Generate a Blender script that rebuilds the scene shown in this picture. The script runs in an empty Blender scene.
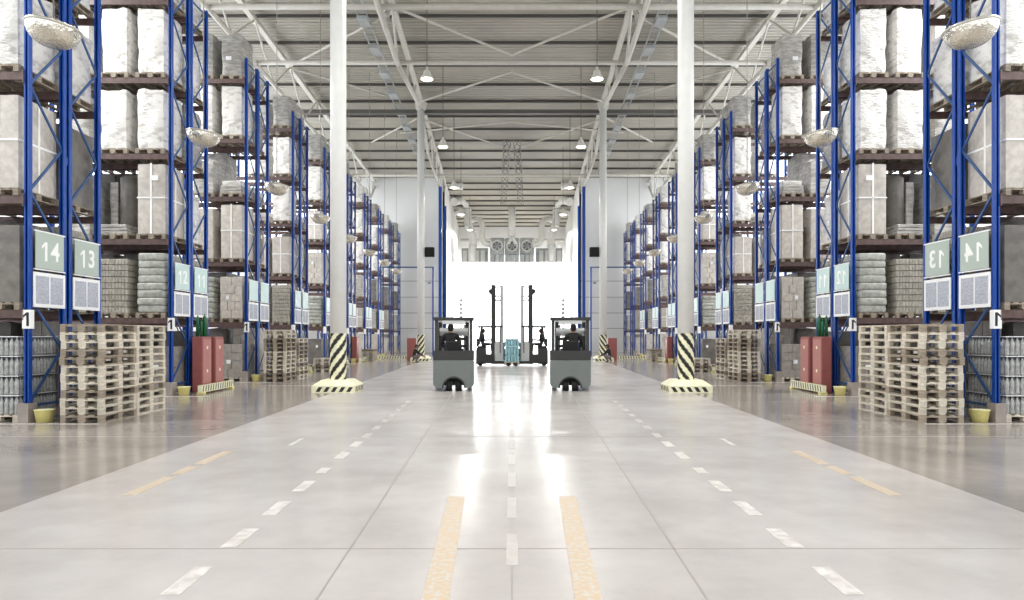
import bpy, math, random
from mathutils import Vector, Matrix, noise
random.seed(7)
C = bpy.context.scene.collection
PI = math.pi
F = 700.0          # focal length in pixels
CAM = 1.64         # camera height
TOE = 0.0314       # the two halves of the hall spread slightly with distance
def WX(xl, y):     # world x (left half) of a point xl metres left of the hall's aisle axis, y metres away
    return -(xl + TOE * y)

# ------------------------------------------------------------------ materials
def s2l(c):
    return tuple(((v / 255) / 12.92 if v / 255 <= .04045 else ((v / 255 + .055) / 1.055) ** 2.4) for v in c)
MATS = {}
def mat(name, rgb, rough=.6, metal=0, var=0.0, nscale=4.0, namt=0.0, bump=0.0, bscale=30.0, stretch=(1, 1, 1), emit=0, spec=.5, dark=None, thr=None, trans=0, alpha=1, coat=0):
    """noise-varied procedural surface; var = brightness change from object to object"""
    if name in MATS: return MATS[name]
    m = bpy.data.materials.new(name); m.use_nodes = True
    nt = m.node_tree; N = nt.nodes; L = nt.links
    b = N['Principled BSDF']
    col = s2l(rgb)
    b.inputs['Base Color'].default_value = (*col, 1)
    b.inputs['Roughness'].default_value = rough
    b.inputs['Metallic'].default_value = metal
    b.inputs['Specular IOR Level'].default_value = spec
    b.inputs['Coat Weight'].default_value = coat
    if trans: b.inputs['Transmission Weight'].default_value = trans
    if alpha < 1: b.inputs['Alpha'].default_value = alpha
    src = None
    tc = N.new('ShaderNodeTexCoord'); mp = N.new('ShaderNodeMapping')
    L.new(tc.outputs['Object'], mp.inputs[0]); mp.inputs['Scale'].default_value = stretch
    if namt or dark:
        nz = N.new('ShaderNodeTexNoise'); nz.inputs['Scale'].default_value = nscale; nz.inputs['Detail'].default_value = 5
        L.new(mp.outputs[0], nz.inputs['Vector'])
        cr = N.new('ShaderNodeValToRGB')
        d = s2l(dark) if dark else tuple(max(0, c * (1 - namt)) for c in col)
        lo, hi = thr or (.35, .65)
        cr.color_ramp.elements[0].position = lo; cr.color_ramp.elements[1].position = hi
        cr.color_ramp.elements[0].color = (*d, 1); cr.color_ramp.elements[1].color = (*col, 1)
        L.new(nz.outputs['Fac'], cr.inputs[0]); src = cr.outputs[0]
    if var:
        oi = N.new('ShaderNodeObjectInfo'); mr = N.new('ShaderNodeMapRange')
        L.new(oi.outputs['Random'], mr.inputs['Value'])
        mr.inputs['To Min'].default_value = 1 - var; mr.inputs['To Max'].default_value = 1 + var * .4
        hv = N.new('ShaderNodeHueSaturation'); L.new(mr.outputs[0], hv.inputs['Value'])
        if src: L.new(src, hv.inputs['Color'])
        else: hv.inputs['Color'].default_value = (*col, 1)
        src = hv.outputs[0]
    if src: L.new(src, b.inputs['Base Color'])
    if bump:
        n2 = N.new('ShaderNodeTexNoise'); n2.inputs['Scale'].default_value = bscale; n2.inputs['Detail'].default_value = 3
        L.new(mp.outputs[0], n2.inputs['Vector'])
        bp = N.new('ShaderNodeBump'); bp.inputs['Strength'].default_value = bump; bp.inputs['Distance'].default_value = .03
        L.new(n2.outputs['Fac'], bp.inputs['Height']); L.new(bp.outputs[0], b.inputs['Normal'])
    if emit:
        b.inputs['Emission Color'].default_value = (*col, 1); b.inputs['Emission Strength'].default_value = emit
    MATS[name] = m
    return m

BLUE = mat('blue rack paint', (0, 68, 160), .35, namt=.15)
BLUED = mat('blue grey brace', (40, 78, 130), .45)
BROWN = mat('brown beam paint', (104, 82, 78), .5, var=.1, namt=.4, nscale=7)
WOOD = mat('pallet wood', (222, 213, 196), .75, var=.13, namt=.3, nscale=5, bump=.2, bscale=40, stretch=(1, 1, 5))
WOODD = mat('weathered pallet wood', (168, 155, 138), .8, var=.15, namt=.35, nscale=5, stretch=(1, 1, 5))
FILMW = mat('white stretch film', (232, 230, 225), .22, var=.14, dark=(176, 172, 166), nscale=3.2, thr=(.28, .5), bump=1.0, bscale=9, stretch=(1, 1, 2.2))
FILMG = mat('grey stretch film', (190, 187, 181), .22, var=.14, namt=.4, nscale=4, bump=1.0, bscale=9, stretch=(1, 1, 3))
FILMD = mat('dark grey cover', (122, 118, 112), .35, var=.2, namt=.35, bump=.4, bscale=6)
CARTON = mat('pale carton', (212, 205, 196), .35, var=.14, namt=.22, nscale=8)
CARTONG = mat('grey carton', (166, 160, 153), .6, var=.1, namt=.2, nscale=8)
SACK = mat('grey green sack film', (192, 194, 185), .35, var=.08, namt=.3, nscale=9, bump=.6, bscale=14)
RIB = mat('ribbed beige packs', (190, 184, 172), .5, var=.08, namt=.35, nscale=22, stretch=(1, 1, .3))
TAPE = mat('white packing tape', (250, 250, 248), .4)
BOTTLE = mat('clear plastic bottle', (188, 190, 188), .15, namt=.35, nscale=16)
BCAP = mat('bottle cap', (120, 118, 132), .4)
CYAN = mat('light blue water bottle', (172, 220, 228), .1, namt=.25, nscale=7)
CONC = mat('concrete foot', (168, 158, 152), .8, namt=.2, bump=.2)
YELL = mat('yellow paint', (238, 228, 150), .5, namt=.12, nscale=6)
PALEY = mat('worn pale yellow paint', (245, 242, 208), .5, namt=.12, nscale=5)
BLACKP = mat('black paint', (34, 32, 28), .5)
WHITEC = mat('white column paint', (236, 236, 232), .35, namt=.04)
STEEL = mat('white roof steel', (208, 204, 194), .5, namt=.08)
DECK = mat('galvanised roof deck', (180, 175, 163), .5, namt=.22, nscale=.25, stretch=(1, 1, 1))
DARKP = mat('dark purlin', (92, 89, 84), .6)
WALLM = mat('white wall panel', (238, 238, 236), .5, namt=.04, nscale=.3)
WHITEP = mat('white painted panel', (240, 241, 242), .5)
DUCT = mat('white duct', (236, 236, 232), .35, namt=.08, nscale=2)
GREYV = mat('grey ventilation casing', (176, 180, 180), .4, namt=.2, nscale=3)
DKGREY = mat('dark grey opening', (92, 94, 94), .6)
SIGNG = mat('grey green sign plate', (180, 193, 184), .35)
SIGNC = mat('pale green sign plate', (200, 224, 222), .35)
SIGNW = mat('white sign', (246, 247, 248), .4)
DIGIT = mat('white sign digits', (250, 252, 250), .4)
DIGITK = mat('black digit', (20, 24, 30), .5)
PAPER = mat('printed grey sheet', (198, 202, 212), .6, dark=(158, 162, 176), nscale=38, thr=(.42, .58), stretch=(1, 1, 2))
RED = mat('dull red cabinet', (158, 92, 88), .45, namt=.12)
REDS = mat('dull red lit side', (184, 122, 116), .4, namt=.1)  # lighter copy of the cabinet red: light painted onto the aisle side
GREEN = mat('green tube', (24, 92, 58), .35)
MIRROR = mat('mirror dome', (232, 228, 216), .05, 1.0, bump=.8, bscale=17)
MRIM = mat('mirror rim', (190, 186, 176), .3, .6)
WIRE = mat('steel wire', (150, 148, 142), .5, .5)
TGREY = mat('truck grey', (112, 118, 115), .4, namt=.06)
TDARK = mat('truck dark', (46, 46, 44), .45, namt=.1)
TLIGHT = mat('truck light grey', (196, 198, 196), .45)
RUBBER = mat('rubber', (26, 26, 26), .8)
SKIN = mat('skin', (172, 128, 104), .6)
JACKET = mat('dark jacket', (38, 38, 40), .8, namt=.2, nscale=12)
TROUSER = mat('dark trousers', (48, 48, 56), .8)
TROUSERL = mat('grey trousers', (120, 112, 112), .8)
HAIR = mat('dark hair', (30, 24, 22), .7)
LAMPW = mat('lamp housing', (225, 222, 212), .4)
LAMPE = mat('lamp glow', (255, 250, 235), .4, emit=9)
GATE = mat('daylit translucent gate', (248, 252, 255), .4, emit=2.3)
DAYL = mat('added daylight panel', (245, 251, 255), .5, emit=2.6)  # glow for the panels added on the side walls
BOXK = mat('black box', (26, 26, 25), .9)
LINEW = mat('worn white floor paint', (228, 224, 219), .45, dark=(200, 193, 187), nscale=9, thr=(.4, .62))
LINEO = mat('worn ochre floor paint', (206, 184, 156), .4, dark=(204, 198, 190), nscale=22, thr=(.4, .52))
FAINT = mat('nearly gone floor paint', (208, 202, 196), .3, dark=(198, 191, 185), nscale=9)
JOINT = mat('floor joint', (162, 155, 148), .7)
# stripes: geometry of their own, see below
def floor_mat(name, a, b, rough):
    m = bpy.data.materials.new(name); m.use_nodes = True
    nt = m.node_tree; N = nt.nodes; L = nt.links; p = N['Principled BSDF']
    tc = N.new('ShaderNodeTexCoord')
    n1 = N.new('ShaderNodeTexNoise'); n1.inputs['Scale'].default_value = .55; n1.inputs['Detail'].default_value = 8; n1.inputs['Roughness'].default_value = .62
    L.new(tc.outputs['Object'], n1.inputs['Vector'])
    cr = N.new('ShaderNodeValToRGB'); cr.color_ramp.elements[0].position = .3; cr.color_ramp.elements[1].position = .7
    cr.color_ramp.elements[0].color = (*s2l(a), 1); cr.color_ramp.elements[1].color = (*s2l(b), 1)
    L.new(n1.outputs['Fac'], cr.inputs[0]); L.new(cr.outputs[0], p.inputs['Base Color'])
    n2 = N.new('ShaderNodeTexNoise'); n2.inputs['Scale'].default_value = 1.2; n2.inputs['Detail'].default_value = 6
    L.new(tc.outputs['Object'], n2.inputs['Vector'])
    mr = N.new('ShaderNodeMapRange'); mr.inputs['To Min'].default_value = rough * .7; mr.inputs['To Max'].default_value = rough * 1.35
    L.new(n2.outputs['Fac'], mr.inputs['Value']); L.new(mr.outputs[0], p.inputs['Roughness'])
    p.inputs['Specular IOR Level'].default_value = .6
    return m
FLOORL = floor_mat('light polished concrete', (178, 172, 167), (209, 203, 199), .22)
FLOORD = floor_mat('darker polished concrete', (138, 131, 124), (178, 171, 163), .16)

# ------------------------------------------------------------------ mesh helpers
class MB:
    def __init__(s): s.v = []; s.f = []; s.m = []; s.sm = []
    def add(s, vs, fs, m=0, smooth=False):
        o = len(s.v); s.v += [tuple(v) for v in vs]
        for f in fs: s.f.append([i + o for i in f]); s.m.append(m); s.sm.append(smooth)
    def hexa(s, p, m=0):   # p: 4 bottom ccw, 4 top ccw
        s.add(p, [(3, 2, 1, 0), (4, 5, 6, 7), (0, 1, 5, 4), (1, 2, 6, 5), (2, 3, 7, 6), (3, 0, 4, 7)], m)
    def box(s, x0, x1, y0, y1, z0, z1, m=0):
        s.hexa([(x0, y0, z0), (x1, y0, z0), (x1, y1, z0), (x0, y1, z0), (x0, y0, z1), (x1, y0, z1), (x1, y1, z1), (x0, y1, z1)], m)
    def bbox(s, c, d, bv, m=0):   # box with chamfered vertical and top edges
        x, y, z = c; a, b, h = d[0] / 2, d[1] / 2, d[2]
        def ring(i, zz): 
            A, B = a - i, b - i; k = bv
            return [(x - A + k, y - B, zz), (x + A - k, y - B, zz), (x + A, y - B + k, zz), (x + A, y + B - k, zz), (x + A - k, y + B, zz), (x - A + k, y + B, zz), (x - A, y + B - k, zz), (x - A, y - B + k, zz)]
        vs = ring(0, z) + ring(0, z + h - bv) + ring(bv, z + h)
        fs = [tuple(range(7, -1, -1)), tuple(range(16, 24))]
        for r in (0, 8):
            for i in range(8): fs.append((r + i, r + (i + 1) % 8, r + 8 + (i + 1) % 8, r + 8 + i))
        s.add(vs, fs, m)
    def bar(s, p0, p1, w, h=None, m=0):
        p0, p1 = Vector(p0), Vector(p1); h = h or w
        d = (p1 - p0).normalized(); up = Vector((0, 0, 1)) if abs(d.z) < .9 else Vector((0, 1, 0))
        a = d.cross(up).normalized() * w / 2; b = a.cross(d).normalized() * h / 2
        s.hexa([p0 - a - b, p0 + a - b, p0 + a + b, p0 - a + b, p1 - a - b, p1 + a - b, p1 + a + b, p1 - a + b], m)
    def tube(s, pts, r, n=10, m=0, smooth=True, caps=True):
        pts = [Vector(p) for p in pts]; rs = r if isinstance(r, (list, tuple)) else [r] * len(pts)
        vs = []; fs = []; prev = None
        for i, p in enumerate(pts):
            d = (pts[min(i + 1, len(pts) - 1)] - pts[max(i - 1, 0)])
            if d.length < 1e-6: d = Vector((0, 0, 1))
            d.normalize()
            if prev is None:
                up = Vector((0, 0, 1)) if abs(d.z) < .9 else Vector((1, 0, 0)); a = d.cross(up).normalized()
            else: a = (prev - d * prev.dot(d)).normalized()
            prev = a; b = d.cross(a)
            for k in range(n):
                t = 2 * PI * k / n; vs.append(p + a * math.cos(t) * rs[i] + b * math.sin(t) * rs[i])
        for i in range(len(pts) - 1):
            for k in range(n): fs.append((i * n + k, i * n + (k + 1) % n, (i + 1) * n + (k + 1) % n, (i + 1) * n + k))
        s.add(vs, fs, m, smooth)
        if caps:
            o = len(s.v) - len(vs)
            s.f.append([o + k for k in range(n - 1, -1, -1)]); s.m.append(m); s.sm.append(False)
            s.f.append([o + (len(pts) - 1) * n + k for k in range(n)]); s.m.append(m); s.sm.append(False)
    def lathe(s, prof, c=(0, 0, 0), n=24, m=0, smooth=True, M=None):
        vs = []; fs = []
        for r, z in prof:
            for k in range(n):
                t = 2 * PI * k / n; v = Vector((r * math.cos(t), r * math.sin(t), z))
                if M: v = M @ v
                vs.append(v + Vector(c))
        for i in range(len(prof) - 1):
            for k in range(n): fs.append((i * n + k, i * n + (k + 1) % n, (i + 1) * n + (k + 1) % n, (i + 1) * n + k))
        s.add(vs, fs, m, smooth)
    def mesh(s, name, mats):
        me = bpy.data.meshes.new(name); me.from_pydata(s.v, [], s.f)
        for mm in (mats if isinstance(mats, (list, tuple)) else [mats]): me.materials.append(mm)
        me.polygons.foreach_set('material_index', s.m); me.polygons.foreach_set('use_smooth', s.sm)
        me.update(); return me
    def build(s, name, mats, parent=None, loc=(0, 0, 0)):
        return put(name, s.mesh(name, mats), parent, loc)
def put(name, me, parent=None, loc=(0, 0, 0), rz=0):
    o = bpy.data.objects.new(name, me); C.objects.link(o); o.location = loc; o.rotation_euler.z = rz
    if parent: o.parent = parent
    return o
ROOTS = []       # left-half things, mirrored at the end
def tag(o, label, cat, group=None, mirror=True):
    o['label'] = label; o['category'] = cat
    if group: o['group'] = group
    if mirror: ROOTS.append(o)
    return o
def thing(name, loc, label, cat, group=None, rz=0, mirror=True):
    o = bpy.data.objects.new(name, None); C.objects.link(o); o.location = loc; o.rotation_euler.z = rz
    o.empty_display_size = .2
    return tag(o, label, cat, group, mirror)
def struct(o, mirror=False):
    o['kind'] = 'structure'
    if mirror: ROOTS.append(o)
    return o
ORD = ['first', 'second', 'third', 'fourth', 'fifth', 'sixth', 'seventh', 'eighth', 'ninth', 'tenth', 'eleventh', 'twelfth', 'thirteenth']

# ------------------------------------------------------------------ setting
YE, YW, YB = -7.0, 69.6, 100.8      # near end, gable wall, end of the deep part
XO = 19.0                          # outer walls
XC = 4.5                           # column lines
ZR = 17.35
m = MB()
ys = [YE, YW, YB]
cl = [(WX(4.55, YE), YE), (WX(4.55, YW), YW), (WX(4.55, YB), YB)]
m.add([(cl[0][0], YE, 0), (-cl[0][0], YE, 0), (-cl[1][0], YW, 0), (cl[1][0], YW, 0), (-cl[2][0], YB, 0), (cl[2][0], YB, 0)],
      [(0, 1, 2, 3), (3, 2, 4, 5)], 0)
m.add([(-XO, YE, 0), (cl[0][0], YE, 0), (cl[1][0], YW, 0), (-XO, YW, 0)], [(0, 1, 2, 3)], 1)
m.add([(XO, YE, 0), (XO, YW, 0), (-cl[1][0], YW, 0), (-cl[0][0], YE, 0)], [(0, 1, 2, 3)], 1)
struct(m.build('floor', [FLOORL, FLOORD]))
# ceiling: trapezoidal deck, ribs running across the hall
m = MB(); vs = []; y = YE; prof = []
while y < YB:
    prof += [(y, ZR), (y + .14, ZR), (y + .18, ZR + .07), (y + .30, ZR + .07)]; y += .34
for (yy, zz) in prof: vs += [(-XO, yy, zz), (XO, yy, zz)]
m.add(vs, [(2 * i, 2 * i + 2, 2 * i + 3, 2 * i + 1) for i in range(len(prof) - 1)])
m.box(-XO, XO, YE, YB, ZR + .15, ZR + .35)
struct(m.build('ceiling', DECK))
wn = 0
for s, nm in ((-1, 'left'), (1, 'right')):
    m = MB(); m.box(min(s * XO, s * (XO + .2)), max(s * XO, s * (XO + .2)), YE, YW, 0, ZR); struct(m.build('wall_' + nm, WALLM))
    for j in range(6):  # glowing high panels, added to brighten the roof and the rack gaps
        y0 = YE + 2 + j * 12.5; q = MB(); x0, x1 = sorted((s * (XO - .06), s * XO))
        q.box(x0, x1, y0, y0 + 11.9, 7.0, 16.4)
        wn += 1; wo = struct(q.build('window_%d' % wn, DAYL)); x0, x1 = sorted((s * (XO - .12), s * (XO - .06)))
        q = MB()
        for i in range(7): q.box(x0, x1, y0 + i * 1.97, y0 + i * 1.97 + .08, 7, 16.4)
        for i in range(5): q.box(x0, x1, y0, y0 + 11.9, 7 + i * 2.33, 7.08 + i * 2.33)
        q.build('window_frame', WHITEP, wo)
    m = MB(); a = abs(WX(XC, YW))
    x0, x1 = sorted((s * a, s * XO)); m.box(x0, x1, YW, YW + .2, 0, ZR)
    for z in (2.4, 3.93, 5.5, 7.1):
        m.box(x0, x1, YW - .012, YW, z - .02, z + .02, 1)
    b = abs(WX(XC, YB))
    # return wall of the deep part
    p = [(s * a, YW, 0), (s * (a + .2), YW, 0), (s * (b + .2), YB, 0), (s * b, YB, 0)]
    if s < 0: p = [p[1], p[0], p[3], p[2]]
    m.hexa(p + [(q[0], q[1], ZR) for q in p])
    struct(m.build('wall_back_' + nm, [WALLM, DKGREY]))
b = abs(WX(XC, YB)) + .2
m = MB(); m.box(-b, b, YB, YB + .2, 0, ZR); struct(m.build('wall_back', WALLM))
# room-high white enclosure across the deep part with its daylit gate
YG = 82.0; g = abs(WX(XC, YG)) - .02; zt = CAM + 74 * YG / F
m = MB(); m.box(-g, g, YG, YG + 9, zt - .25, zt); m.box(-g, -g + .15, YG, YG + 9, 0, zt - .25); m.box(g - .15, g, YG, YG + 9, 0, zt - .25)
struct(m.build('wall_enclosure', WHITEP))
gt = MB(); n = 6; W = 2 * g - .3
d1 = MB(); d1.box(-g + .15, g - .15, YG + .35, YG + .45, 0, zt - .25)
door = struct(d1.build('door_1', GATE))
for i in range(1, n):
    x = -g + .15 + W * i / n; q = MB(); q.box(x - .03, x + .03, YG + .3, YG + .35, 0, zt - .25); q.build('gate_mullion', WHITEP, door)
# floor joints and painted lines
k = 0
def joint(p0, p1, w=.014, mt=JOINT):
    global k; k += 1
    q = MB(); q.bar((p0[0], p0[1], .0006), (p1[0], p1[1], .0006), w, .002); struct(q.build('trim_%d' % k, mt))
for yy in (5.4, 11.4, 17.4, 23.4, 29.4): joint((-9, yy), (9, yy), .014 + yy * .0008)
for s in (-1, 1):
    joint((s * abs(WX(1.08, 3.5)), 3.5), (s * abs(WX(1.08, 34)), 34))
joint((0, 3), (0, 20), .01)
def line_mb(xl, segs, w, h=.003):
    q = MB()
    for (a, b_) in segs:
        p = [(WX(xl + w / 2, a), a, .001), (WX(xl - w / 2, a), a, .001), (WX(xl - w / 2, b_), b_, .001), (WX(xl + w / 2, b_), b_, .001)]
        q.hexa(p + [(u, v, h) for u, v, _ in p])
    return q
o = line_mb(.34, [(3.6, 7.15)], .17).build('floor_line', LINEO); tag(o, 'wide worn ochre line on the floor just {S} of centre', 'floor marking')
o = line_mb(2.03, [(4.43 + i * .985, 4.43 + i * .985 + (.54 if i % 5 != 4 else .35)) for i in range(7)], .13).build('floor_line', LINEW)
tag(o, 'row of worn white dashes on the light floor, {S} of centre', 'floor marking')
o = line_mb(2.03, [(11.3 + i * .985, 11.8 + i * .985) for i in range(7)], .12).build('floor_line', FAINT)
tag(o, 'nearly faded dashes continuing the white row towards the trucks, {S} side', 'floor marking')
o = line_mb(3.72, [(7.2, 8.15), (8.3, 8.8), (8.95, 9.95)], .14).build('floor_line', LINEO); tag(o, 'faded yellow dashed line near the edge of the light floor, {S} side', 'floor marking')
o = line_mb(3.0, [(10.5, 11.2)], .07).build('floor_line', LINEW); tag(o, 'faint short white marks between dashes and {S} floor edge', 'floor marking')
q = MB()
for i in range(9):
    y0 = 5 + i * 1.3; q.box(-.045, .045, y0, y0 + .8, .001, .003)
tag(q.build('floor_line', FAINT), 'faint whitish dashes painted along the very middle of the floor', 'floor marking', mirror=False)
for i, (yy, x0, x1) in enumerate(((13.0, 7.3, 12), (18.9, 7.6, 11), (24.6, 7.6, 9.5), (23.0, 4.6, 7.5))):
    q = MB(); q.box(WX(x1, yy), WX(x0, yy), yy, yy + .09, .001, .003)
    tag(q.build('floor_line', LINEW), ('white floor line in front of the %s {S} rack row' % ORD[i]) if i < 3 else 'white floor line beyond the near {S} column', 'floor marking')
# roof
y = 3.0; n = 0
while y < 100:
    q = MB(); q.box(-XO, XO, y - .05, y + .05, ZR - .15, ZR - .12); q.box(-XO, XO, y - .012, y + .012, ZR - .12, ZR - .04); q.box(-XO, XO, y - .05, y + .05, ZR - .04, ZR)
    struct(q.build('roof_purlin', DARKP)); y += 3.12
q = MB(); q.box(-11.4 - 2.9, 11.4 + 2.9, 45.9, 46.3, 16.25, 16.5); struct(q.build('roof_beam', DARKP))
for yy, zz in ((28.3, 14.95), (34.1, 14.95), (22.4, 14.95), (58, 14.95)):
    q = MB(); q.tube([(-13.4, yy, zz), (13.4, yy, zz)], .11, 10); struct(q.build('roof_tie_pipe', STEEL))
q = MB(); q.tube([(-7.3, 99, 15.2), (7.3, 99, 15.2)], .2, 8); struct(q.build('roof_tie_pipe', STEEL))
def truss(X, y0, y1, zb, zt_, bays, yb0, yb1, mt=STEEL, r=.11, wmul=1):
    t = bpy.data.objects.new('roof_truss', None); C.objects.link(t); t.location = (WX(X, y0), y0, zt_); struct(t, True)
    P = lambda y, z: (WX(X, y) - WX(X, y0), y - y0, z - zt_)
    q = MB(); q.bar(P(y0, zt_), P(y1, zt_), .26, .22); q.build('top_chord', mt, t)
    q = MB(); q.tube([P(yb0, zb), P(yb1, zb)], r, 8); q.build('bottom_chord', mt, t)
    if yb1 < y1: q = MB(); q.tube([P(yb1, zb), P(y1, zt_ - .5)], r, 8); q.build('end_diagonal', mt, t)
    if yb0 > y0: q = MB(); q.tube([P(yb0, zb), P(y0, zt_ - .5)], r, 8); q.build('end_diagonal', mt, t)
    st = (yb1 - yb0) / bays
    for i in range(bays):
        a = yb0 + st * i
        for (ya, yb) in ((a, a + st / 2), (a + st, a + st / 2)):
            q = MB(); q.tube([P(ya, zb), P(yb, zt_)], r * .5 * wmul, 6, caps=False); q.build('web_member', mt, t)
    if yb1 < y1:
        for f in (.33, .66):
            yy = yb1 + (y1 - yb1) * f; q = MB(); q.tube([P(yy, zb + (zt_ - .5 - zb) * f), P(yy + .8, zt_)], r * .5, 6, caps=False); q.build('web_member', mt, t)
    return t
truss(XC, 0, 45.6, 14.9, 16.95, 8, 2, 34.1, r=.13, wmul=1)
truss(XC, 45.6, 69.5, 14.9, 16.95, 3, 51, 65)
truss(11.4, 0, 69.5, 14.9, 16.95, 11, .9, 66.9)
# lattice under the middle of the roof
t = bpy.data.objects.new('roof_lattice', None); C.objects.link(t); t.location = (-.35, 52, 16.2); struct(t, True)
for dx in (-.3, .3):
    q = MB(); q.bar((dx * .8, 0, 0), (dx - .62, 26, 0), .07); q.build('lattice_chord', DARKP, t)
q = MB()
for i in range(13):
    q.bar((-.24 - .62 * i / 13, i * 2, 0), (.24 - .62 * (i + 1) / 13, i * 2 + 2, 0), .04); q.bar((.24 - .62 * i / 13, i * 2, 0), (-.24 - .62 * (i + 1) / 13, i * 2 + 2, 0), .04)
q.build('lattice_brace', DARKP, t)
for (a, b_) in (((399, 9), (512, 55)), ((420, 102), (512, 72)), ((399, 9), (290, 66)), ((290, 68), (388, 96)), ((424, 120), (512, 150)), ((400, 133), (512, 122)), ((422, 116), (372, 142))):
    pts = []
    for (px, py) in (a, b_):
        yy = (16.75 - CAM) * F / (336 - py); pts.append(((px - 512) * yy / F, yy, 16.75))
    q = MB(); q.tube(pts, .065, 8, caps=False); o = struct(q.build('roof_brace', STEEL), True)

t = thing('cable_tray', (WX(6.0, 20), 20, 16.7), 'grey cable tray with junction boxes under the roof, {S} of the hall truss', 'cable tray')
q = MB(); q.bar((-.22, 0, 0), (WX(6, 66) - WX(6, 20) - .22, 46, 0), .05, .09); q.bar((.22, 0, 0), (WX(6, 66) - WX(6, 20) + .22, 46, 0), .05, .09)
for i in range(92): q.box(-.22 - TOE * i / 2, .22 - TOE * i / 2, i / 2, i / 2 + .04, -.03, -.005)
q.build('ladder_tray', GREYV, t)
for i in range(12): q = MB(); q.bbox((-TOE * (3 + i * 3.4), 3 + i * 3.4, -.2), (.5, .9, .16), .02); q.build('junction_box', GREYV, t)
q = MB()
for i in range(12): q.tube([(-TOE * i * 4, i * 4, 0), (-TOE * i * 4, i * 4, .64)], .012, 5)
q.build('tray_hanger', WIRE, t)
# ------------------------------------------------------------------ columns
def column(X, Y, which):
    x = WX(X, Y)
    t = thing('column', (x, Y, 0), 'round white steel column with yellow and black stripes, %s on the {S}' % which, 'column', 'hall columns')
    q = MB(); q.tube([(0, 0, .3), (0, 0, 16.4)], .235, 28); q.build('shaft', WHITEC, t)
    q = MB(); q.tube([(0, 0, 16.35), (0, 0, 16.84)], [.3, .42], 4, smooth=False); q.build('column_head', STEEL, t)
    q = MB(); n = 48; zs = [.3 + i * 1.42 / 48 for i in range(49)]; vs = []; fs = []
    for z in zs:
        for i in range(n): vs.append((.241 * math.cos(2 * PI * i / n), .241 * math.sin(2 * PI * i / n), z))
    q.add(vs, [], 0)
    for j in range(48):
        for i in range(n):
            # stripes climb round the shaft
            ph = (zs[j] + .0148 - .241 * (2 * PI * (i + .5) / n) * 1.247 * 1.0) / .3786
            q.f.append([j * n + i, j * n + (i + 1) % n, (j + 1) * n + (i + 1) % n, (j + 1) * n + i]); q.m.append(1 if ph % 1 < .48 else 0); q.sm.append(True)
    q.build('warning_stripes', [PALEY, BLACKP], t)
    q = MB(); a, b_ = .62, .4
    q.box(-a, a, -a, a, 0, .2)
    q.hexa([(-a, -a, .2), (a, -a, .2), (a, a, .2), (-a, a, .2), (-b_, -b_, .36), (b_, -b_, .36), (b_, b_, .36), (-b_, b_, .36)])
    for sx in (0, 1, 2, 3):
        R = Matrix.Rotation(sx * PI / 2, 3, 'Z')
        for i in range(5):
            xx = -.5 + i * .22
            vs = [Vector((xx, -a - .003, .03)), Vector((xx + .11, -a - .003, .03)), Vector((xx + .2, -a - .003, .17)), Vector((xx + .09, -a - .003, .17))]
            q.add([R @ v for v in vs], [(0, 1, 2, 3)], 1)
    q.build('plinth', [PALEY, BLACKP], t)
column(XC, 20.75, 'nearest')
column(XC, 45.6, 'second')
# tall blue steel posts by the mouth of the deep part, portal frame
for Y, z1, w, nm in ((61.8, 14.8, .26, 'nearer'), (68.8, 14.4, .2, 'farther')):
    q = MB(); q.box(-w / 2, w / 2, -.12, -.09, 0, z1); q.box(-w / 2, w / 2, .09, .12, 0, z1); q.box(-.02, .02, -.09, .09, 0, z1); q.box(-w / 2 - .08, w / 2 + .08, -.2, .2, 0, .03)
    tag(q.build('steel_post', BLUE, None, (WX(4.4, Y), Y, 0)), 'tall blue steel post beside the {S} back wall, %s one' % nm, 'post', 'blue posts by the deep end')
Y = 58.15
t = thing('portal_frame', (WX(9.76, Y), Y, 0), 'slim blue portal frame between far rack and {S} column line', 'frame')
q = MB(); q.box(-.15, .15, -.1, .1, 0, 7.2); q.build('post', BLUE, t)
q = MB(); q.box(4.97, 5.1, -.1, .1, 0, 7.3); q.build('post', BLUE, t)
q = MB(); q.box(-.15, 5.1, -.05, .05, 7.3, 7.4); q.build('crossbar', BLUED, t)
q = MB(); q.box(4.6, 4.85, -.05, .05, 6.0, 6.1); q.build('bracket', BLUED, t)
# black box hung on the second column
q = MB(); q.bbox((0, 0, -.3), (.62, .34, .62), .04); q.box(-.24, .24, -.18, -.17, -.22, .24); q.bar((-.31, .05, 0), (-.5, .05, 0), .06)
q.tube([(0, -.172, .0), (0, -.19, .0)], .17, 16)
tag(q.build('loudspeaker', BOXK, None, (WX(XC, 45.6) + .57, 45.6, 7.1)), 'black box loudspeaker mounted on the second {S} column', 'loudspeaker')

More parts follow.
